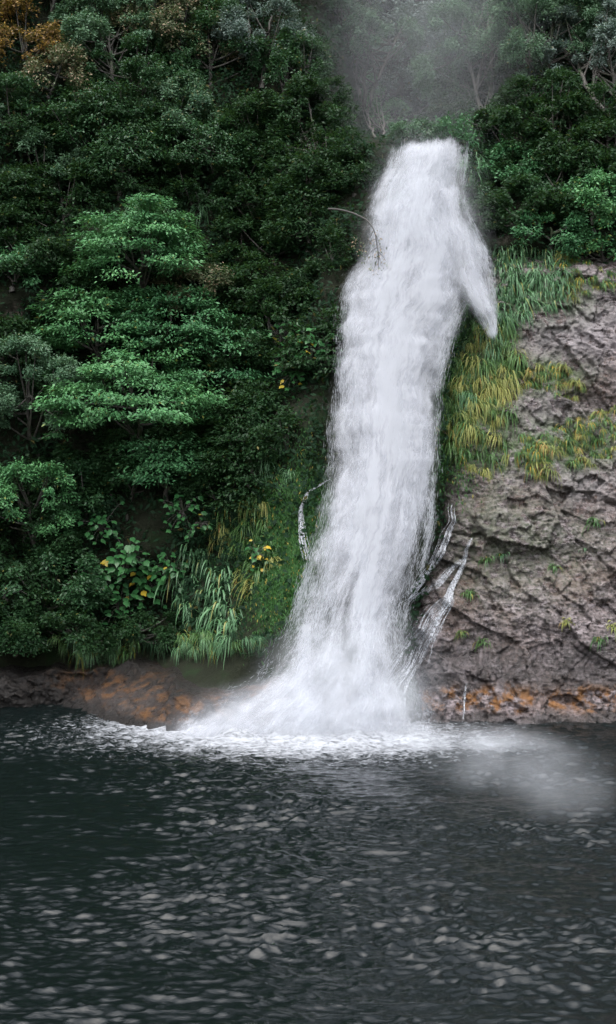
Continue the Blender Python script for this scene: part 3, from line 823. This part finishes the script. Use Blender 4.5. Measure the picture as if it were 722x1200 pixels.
# trees above the frame, so that the forest does not stop at the picture edge
for i, (x, y, w_, h_) in enumerate([(60, -40, 140, 110), (190, -50, 150, 120), (330, -50, 150, 120), (430, -45, 100, 100), (560, -55, 140, 120), (690, -50, 150, 120)]):
    T(x, y, w_, h_, 'plume', ['deep', 'small'][i % 2], 'tall grey green tree at the very top edge of the forest', ll=.14, dens=.7, group='trees along the top of the slope')

# ------------------------------------------------------------------ big-leaved plants
def heart(n=14):
    t = np.linspace(-math.pi, math.pi, n, endpoint=False)
    x = .5 * np.sin(t) * (1 + .18 * np.cos(t)); y = .5 * np.cos(t) + .06
    y = np.where(np.abs(t) < .2, .98, y); y = np.where(np.abs(np.abs(t) - math.pi) < .25, -.26, y)
    return np.stack([x, y], 1)
HEART = heart()
def broadleaf(px, py, n, size, spread, label, old, group=None):
    r = np.random.default_rng(int(px * 3 + py))
    b = hit(px, py); b = at(px, py, b[1] - .6) if px < 400 else b; root = empty('broadleaf_plant', b); tag(root, label, 'plant', group)
    V, Fs, C, T_, parts = [], [], [], [], []; k = 0
    for i in range(n):
        a = r.uniform(-math.pi, 0); q = r.uniform(.15, 1)
        c = np.array([math.cos(a) * spread * q, -abs(math.sin(a)) * spread * .6 * q - .15, r.normal(0, .45) * spread])
        nr = unit(np.array([r.normal(0, .3), -.55 + r.normal(0, .25), .7])); ax = unit(np.array([math.cos(a) * .6 + r.normal(0, .3), -.35, -.55 + r.normal(0, .25)]))
        ax = unit(ax - nr * (ax @ nr)); sd = np.cross(ax, nr); s = size * r.uniform(.65, 1.2)
        ring = c + s * (HEART[:, :1] * sd * .95 + HEART[:, 1:] * ax) - nr * s * .35 * (HEART[:, :1] ** 2 + .3 * HEART[:, 1:] ** 2)
        V.append(np.vstack([c[None], ring])); m = len(ring)
        Fs.append(np.stack([np.full(m, k), k + 1 + np.arange(m), k + 1 + (np.arange(m) + 1) % m], -1)); k += m + 1
        T_.append(np.tile([r.random(), r.random(), (r.random() < old) * r.uniform(.6, 1)], (m + 1, 1)))
        st = c - ax * s * .34
        parts.append(tube_arrays(bezier(np.zeros(3), st * .5 + [0, -.05, .15], st, 6), np.linspace(.014, .006, 6), 4))
    V = np.concatenate(V); Fs = np.concatenate(Fs)
    mesh_from('foliage', V, Fs, np.full(len(Fs), 3), M['broad'], root, {'tint': np.concatenate(T_)}, True)
    v, f = merge(parts); mesh_from('stem', v, f, np.full(len(f), 4), M['bark'], root)
for (x, y, n, s, sp, o, lb) in [
    (118, 672, 16, .34, .55, .10, 'large leaved plant with two yellow leaves at the dark side of its patch'),
    (150, 652, 18, .36, .60, .08, 'large leaved plant uppermost in its patch above the ledge'),
    (172, 680, 18, .36, .60, .14, 'large leaved plant with yellowing leaves in the middle of its patch'),
    (200, 668, 14, .30, .50, .05, 'large leaved plant beside the strappy flax tufts'),
    (140, 712, 16, .32, .60, .03, 'lowest large leaved plant hanging over the ledge'),
    (215, 600, 12, .28, .60, .04, 'large leaved plant in the shade under the drooping tiers'),
    (120, 620, 10, .28, .60, .0, 'dim large leaved plant in the dark hollow'),
    (335, 400, 18, .30, .60, .22, 'yellow leaved climber on the cliff beside the fall'),
    (368, 412, 16, .28, .55, .18, 'climber with pale yellow leaf tips touching the fall'),
    (345, 440, 16, .28, .60, .10, 'green climber hanging below the yellow leaved climber'),
    (300, 650, 8, .22, .40, .55, 'plant with orange brown leaves on the mossy bank'),
    (235, 615, 8, .24, .40, .30, 'plant with a few orange leaves above the strappy flax tufts')]:
    broadleaf(x, y, int(n * 3), s * .62, sp * 1.15, lb, o * .5)

# ------------------------------------------------------------------ blades: flax, sedge, grass
clumps([(545, 172), (575, 172), (580, 195), (550, 215), (540, 200)], 9, 11, 1, 'flax_clump', 'flax', ['flax'], .85, 'strappy flax clump on the lip right beside the top of the fall', 'flax', 'flax on the lip of the fall')
clumps([(580, 292), (640, 288), (668, 300), (662, 350), (640, 366), (600, 372), (582, 385)], 60, 8, 2, 'flax_clump', 'flax', ['flax'], .62, 'green strappy flax clump in the thick bank right of the side spout', 'flax', 'flax bank right of the side spout')
clumps([(655, 300), (722, 318), (722, 335), (690, 345), (668, 355)], 16, 11, 3, 'grass_tuft', 'tuft', ['sedge', 'ochre', 'sedge'], 1.0, 'olive grass tuft along the top edge of the bare rock face', 'grass', 'grass along the top of the rock face')
clumps([(552, 380), (600, 372), (612, 420), (585, 470), (560, 500), (528, 520), (520, 470), (535, 410)], 80, 7, 4, 'sedge_clump', 'drape', ['flax', 'sedge', 'sedge', 'ochre'], .85, 'green hanging sedge clump on the mossy rib right of the fall', 'sedge', 'sedge on the mossy rib')
clumps([(590, 405), (612, 410), (606, 455), (600, 490), (560, 520), (545, 500), (572, 470)], 18, 11, 5, 'sedge_clump', 'drape', ['ochre', 'ochre', 'sedge'], .8, 'yellow ochre sedge clump hanging where the mossy rib meets bare rock', 'sedge', 'yellow sedge beside the mossy rib')
clumps([(540, 500), (570, 505), (600, 530), (590, 560), (545, 545), (530, 525)], 14, 12, 6, 'sedge_clump', 'drape', ['ochre', 'sedge'], .75, 'yellowed sedge clump at the foot of the mossy rib', 'sedge', 'sedge at the foot of the mossy rib')
clumps([(618, 430), (660, 428), (690, 455), (680, 470), (640, 460), (618, 450)], 18, 9, 7, 'grass_tuft', 'tuft', ['ochre', 'sedge'], .85, 'yellow grass tuft on the shelf across the upper rock face', 'grass', 'grass on the upper rock shelf')
clumps([(612, 510), (650, 500), (722, 470), (722, 535), (690, 545), (660, 540), (630, 560), (610, 545)], 48, 9, 8, 'grass_tuft', 'tuft', ['ochre', 'sedge', 'sedge'], .9, 'yellow green grass tuft in the band crossing the middle of the rock face', 'grass', 'grass band across the rock face')
for (x, y, m, s, lb) in [(548, 695, 'sedge', .9, 'green and yellow tuft beside the lower trickle'), (542, 742, 'ochre', .7, 'small yellow tuft low on the rock next to the trickle'),
                         (566, 752, 'sedge', .8, 'small green tuft right of the small yellow tuft'), (570, 655, 'sedge', .8, 'dark green tuft in a crack under the mossy rib'),
                         (588, 652, 'flax', .8, 'leafy green tuft in the middle of the bare rock'), (650, 665, 'sedge', .8, 'lone green tuft in the centre of the lower rock face'),
                         (686, 645, 'flax', .8, 'green tuft high on the right part of the lower rock face'), (698, 612, 'sedge', 1.0, 'large green tuft under the grass band near the picture edge'),
                         (702, 750, 'sedge', .8, 'green tuft low on the rock near the picture edge'), (718, 735, 'ochre', .9, 'yellowish tuft beside the low green tuft at the picture edge'),
                         (664, 728, 'ochre', .7, 'faint yellow tuft in the lower rock face')]:
    r = np.random.default_rng(x); l = hit(x, y, land_Y); l[1] -= .03
    place_clump('grass_tuft', 'sprig', m, l, s * 1.6, 0, lb, 'grass', None, r)
# left bank
clumps([(195, 655), (235, 640), (262, 665), (285, 700), (280, 735), (240, 740), (215, 715)], 20, 13, 9, 'flax_clump', 'flax', ['flax'], 1.05, 'long leaved flax tuft above the ledge between the large leaves and the moss', 'flax', 'flax tufts above the ledge')
clumps([(255, 590), (295, 575), (320, 600), (325, 660), (300, 690), (265, 650)], 22, 12, 10, 'sedge_clump', 'drape', ['sedge', 'sedge', 'ochre'], .95, 'yellow green grass clump leaning down the mossy bank left of the fall', 'grass', 'grass on the mossy bank')
clumps([(270, 520), (330, 510), (345, 560), (300, 580), (250, 560)], 12, 14, 11, 'flax_clump', 'drape', ['flax'], .9, 'dim strappy clump on the shaded bank above the mossy slope', 'flax', 'dim flax above the mossy bank')
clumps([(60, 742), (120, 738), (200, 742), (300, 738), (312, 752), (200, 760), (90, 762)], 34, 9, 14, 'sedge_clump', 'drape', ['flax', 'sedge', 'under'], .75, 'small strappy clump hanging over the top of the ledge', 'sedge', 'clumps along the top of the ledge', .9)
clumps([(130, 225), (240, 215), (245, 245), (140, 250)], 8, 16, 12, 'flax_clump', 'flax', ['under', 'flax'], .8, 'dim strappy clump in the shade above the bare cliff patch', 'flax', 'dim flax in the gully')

# ------------------------------------------------------------------ stuff: undergrowth and moss
def surface_pts(poly_fn, n, seed, x0, x1, z0, z1, fn=hill_Y):
    r = np.random.default_rng(seed)
    x = r.uniform(x0, x1, n); z = r.uniform(z0, z1, n); y = fn(x, z)
    px = CX + x * F / y; py = CY - (z - H) * F / y
    keep = r.random(n) < poly_fn(px, py, x, z)
    return np.stack([x, y, z], 1)[keep], r
def ug_w(px, py, x, z):
    w = smooth(.38, .6, _n01(x * .5, z * .5, 77)) * .75 + .25
    w *= 1 - rock_weight(x, z)
    L = np.interp(z, EZ, EL); R = np.interp(z, TZ, TR)
    w *= 1 - (smooth(L - .3, L, x) * smooth(R + .3, R, x) * (z < LIP))
    w *= 1 - .35 * np.exp(-(((px - 320) / 85) ** 2 + ((py - 280) / 85) ** 2))
    return w * (z > 1.9)
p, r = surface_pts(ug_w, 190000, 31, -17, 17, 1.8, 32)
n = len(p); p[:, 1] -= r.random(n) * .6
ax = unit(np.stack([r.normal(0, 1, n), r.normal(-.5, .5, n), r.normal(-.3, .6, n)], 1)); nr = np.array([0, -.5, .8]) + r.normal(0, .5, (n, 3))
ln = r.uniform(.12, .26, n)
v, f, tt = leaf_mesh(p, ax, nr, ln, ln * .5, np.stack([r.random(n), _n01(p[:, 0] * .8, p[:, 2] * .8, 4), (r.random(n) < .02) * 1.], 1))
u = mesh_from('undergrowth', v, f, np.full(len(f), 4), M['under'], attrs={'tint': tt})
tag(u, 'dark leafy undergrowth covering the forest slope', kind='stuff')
def moss_w(px, py, x, z):
    g = lambda a, b, c, d: np.exp(-(((px - a) / c) ** 2 + ((py - b) / d) ** 2))
    w = g(328, 665, 34, 58) + .5 * g(300, 600, 40, 50) + .35 * g(345, 560, 24, 50) + .8 * g(532, 430, 18, 70) + .6 * g(545, 370, 15, 30) + .5 * g(372, 600, 16, 40) + .25 * g(530, 540, 20, 40)
    L = np.interp(z, EZ, EL); R = np.interp(z, TZ, TR)
    return np.clip(w, 0, 1) * (1 - smooth(L - .1, L + .1, x) * smooth(R + .1, R - .1, x))
p, r = surface_pts(moss_w, 260000, 41, -6, 7, 1.5, 15, land_Y)
n = len(p); p[:, 1] -= .04 + r.random(n) * .10
ax = unit(np.stack([r.normal(0, .45, n), r.normal(-.45, .3, n), r.normal(-.8, .3, n)], 1)); nr = np.array([0, -.8, .5]) + r.normal(0, .4, (n, 3))
ln = r.uniform(.07, .18, n)
v, f, tt = leaf_mesh(p, ax, nr, ln, ln * .22, np.stack([r.random(n), _n01(p[:, 0] * 1.2, p[:, 2] * 1.2, 4), (r.random(n) < .05) * 1.], 1))
u = mesh_from('moss', v, f, np.full(len(f), 4), M['moss'], attrs={'tint': tt})
tag(u, 'hanging wet moss on the banks either side of the fall', kind='stuff')

# ------------------------------------------------------------------ bare branch over the fall
def branch():
    r = np.random.default_rng(5)
    A = at(385, 245, 46.0); B = at(425, 255, 45.0); Cc = at(440, 275, 44.6); D = at(444, 300, 44.5)
    root = empty('dead_branch', A); tag(root, 'thin dark branch reaching over the left edge of the fall', 'branch')
    path = np.vstack([bezier(A, A * .5 + B * .5 + [0, 0, .15], B, 8)[:-1], bezier(B, (B + Cc) / 2 + [.1, 0, .12], Cc, 6)[:-1], bezier(Cc, (Cc + D) / 2, D, 6)]) - A
    parts = [tube_arrays(path, np.linspace(.04, .010, len(path)), 6)]
    V, Fs, T_, cents = [], [], [], []
    for i in range(14):
        j = r.integers(9, len(path)); s = path[j]; e = s + np.array([r.normal(0, .28), r.normal(0, .15), -r.uniform(.15, .75)])
        parts.append(tube_arrays(bezier(s, (s + e) / 2 + [0, 0, .08], e, 6), np.linspace(.012, .005, 6), 4))
        cents.append(e)
    v, f = merge(parts); mesh_from('stem', v, f, np.full(len(f), 4), M['darkbark'], root, smooth_shade=True)
    c = np.repeat(np.array(cents), 9, 0); n = len(c); c = c + r.normal(0, .12, (n, 3))
    ln = r.uniform(.07, .13, n)
    v, f, tt = leaf_mesh(c, r.normal(0, 1, (n, 3)) + [0, 0, -.5], r.normal(0, 1, (n, 3)) + [0, -.5, .5], ln, ln * .4, np.stack([r.random(n), r.random(n), (r.random(n) < .4) * 1.], 1))
    mesh_from('leaves', v, f, np.full(len(f), 4), M['olive'], root, {'tint': tt})
branch()

# ------------------------------------------------------------------ spray mist (real volumes standing over the pool and in the ravine)
def mist(name, c, rad, dens, ns, seed, label, th=(.30, .72), pw=1.4):
    me = bpy.data.meshes.new(name)
    import bmesh
    bm = bmesh.new(); bmesh.ops.create_icosphere(bm, subdivisions=3, radius=1.0); bm.to_mesh(me); bm.free()
    me.materials.append(mist_material('mist_air', dens, ns, seed, th, pw))
    o = bpy.data.objects.new(name, me); COL.objects.link(o); o.location = c; o.scale = rad
    return tag(o, label, kind='stuff')
mist('mist', at(412, 800, 38.2), (3.2, 2.0, 2.6), .6, .8, 1, 'spray mist boiling at the foot of the fall')
mist('mist', at(355, 838, 38.2), (3.8, 1.7, 1.3), .80, .8, 12, 'bright spray bursting where the fall strikes the pool', (.22, .70), 1.1)
mist('mist', at(230, 822, 40.5), (5.0, 2.0, .7), .07, .9, 2, 'low mist drifting over the water to the left ledge')
mist('mist', at(655, 922, 28.5), (1.5, 2.0, .95), .15, .9, 3, 'soft puff of mist over the pool below the rock face', (.28, .75), 1.0)
mist('mist', at(330, 858, 38.4), (5.2, 2.4, .85), .42, .7, 9, 'low spray mist lying on the foam at the foot of the fall')
mist('mist', at(600, 895, 30.5), (2.6, 2.2, .8), .16, .9, 8, 'thin mist between the soft puff and the fall', (.25, .75), 1.0)
mist('mist', at(545, 878, 36.0), (3.2, 1.4, .9), .9, .8, 4, 'wisp of mist trailing from the fall over the pool')
mist('mist', at(497, 60, 51.5), (5.2, 5.0, 8.0), .040, .30, 5, 'pale mist hanging in the ravine above the fall', (.10, .75), 1.0)
mist('mist', at(500, 270, 45.0), (2.7, 1.4, 4.6), .30, .7, 6, 'fine spray blown round the upper fall')

# ------------------------------------------------------------------ light, camera
w = bpy.data.worlds.new('World'); SC.world = w; w.use_nodes = True
nt = w.node_tree; nt.nodes.clear()
sky = nt.nodes.new('ShaderNodeTexSky'); sky.sky_type = 'NISHITA'; sky.sun_disc = False
SUN_EL, SUN_AZ = math.radians(68), math.radians(195)    # overcast: a broad bright zenith, leaning a little to the camera's side
sky.sun_elevation = SUN_EL; sky.sun_rotation = SUN_AZ
sky.dust_density = 3.0; sky.air_density = 1.5; sky.ozone_density = 1.0
hs = nt.nodes.new('ShaderNodeHueSaturation'); hs.inputs['Saturation'].default_value = .42
bg = nt.nodes.new('ShaderNodeBackground'); bg.inputs['Strength'].default_value = .15
wo = nt.nodes.new('ShaderNodeOutputWorld')
nt.links.new(sky.outputs[0], hs.inputs['Color']); nt.links.new(hs.outputs[0], bg.inputs[0]); nt.links.new(bg.outputs[0], wo.inputs[0])
sl = bpy.data.lights.new('sun', 'SUN'); sl.energy = 1.4; sl.angle = math.radians(70); sl.color = (1.0, .99, .98)
so = bpy.data.objects.new('sun', sl); COL.objects.link(so)
dirv = Vector((math.sin(SUN_AZ) * math.cos(SUN_EL), math.cos(SUN_AZ) * math.cos(SUN_EL), math.sin(SUN_EL)))
so.rotation_euler = dirv.to_track_quat('Z', 'Y').to_euler(); so.location = (0, 0, 60)

cd = bpy.data.cameras.new('camera'); cam = bpy.data.objects.new('camera', cd); COL.objects.link(cam)
cam.location = (0, 0, H); cam.rotation_euler = (math.radians(90), 0, 0)
cd.sensor_fit = 'VERTICAL'; cd.sensor_height = 36; cd.lens = 36 * F / 1200.0
cd.clip_start = .1; cd.clip_end = 500
SC.camera = cam

SC.render.engine = 'CYCLES'
SC.view_settings.view_transform = 'Standard'; SC.view_settings.look = 'None'
SC.view_settings.exposure = 1.45; SC.view_settings.gamma = 1
cy = SC.cycles
cy.max_bounces = 6; cy.diffuse_bounces = 3; cy.glossy_bounces = 3; cy.transmission_bounces = 3
cy.transparent_max_bounces = 32; cy.volume_bounces = 2; cy.volume_step_rate = 4.0
cy.use_denoising = True; cy.denoiser = 'OPENIMAGEDENOISE'
cy.use_adaptive_sampling = True; cy.adaptive_threshold = .02
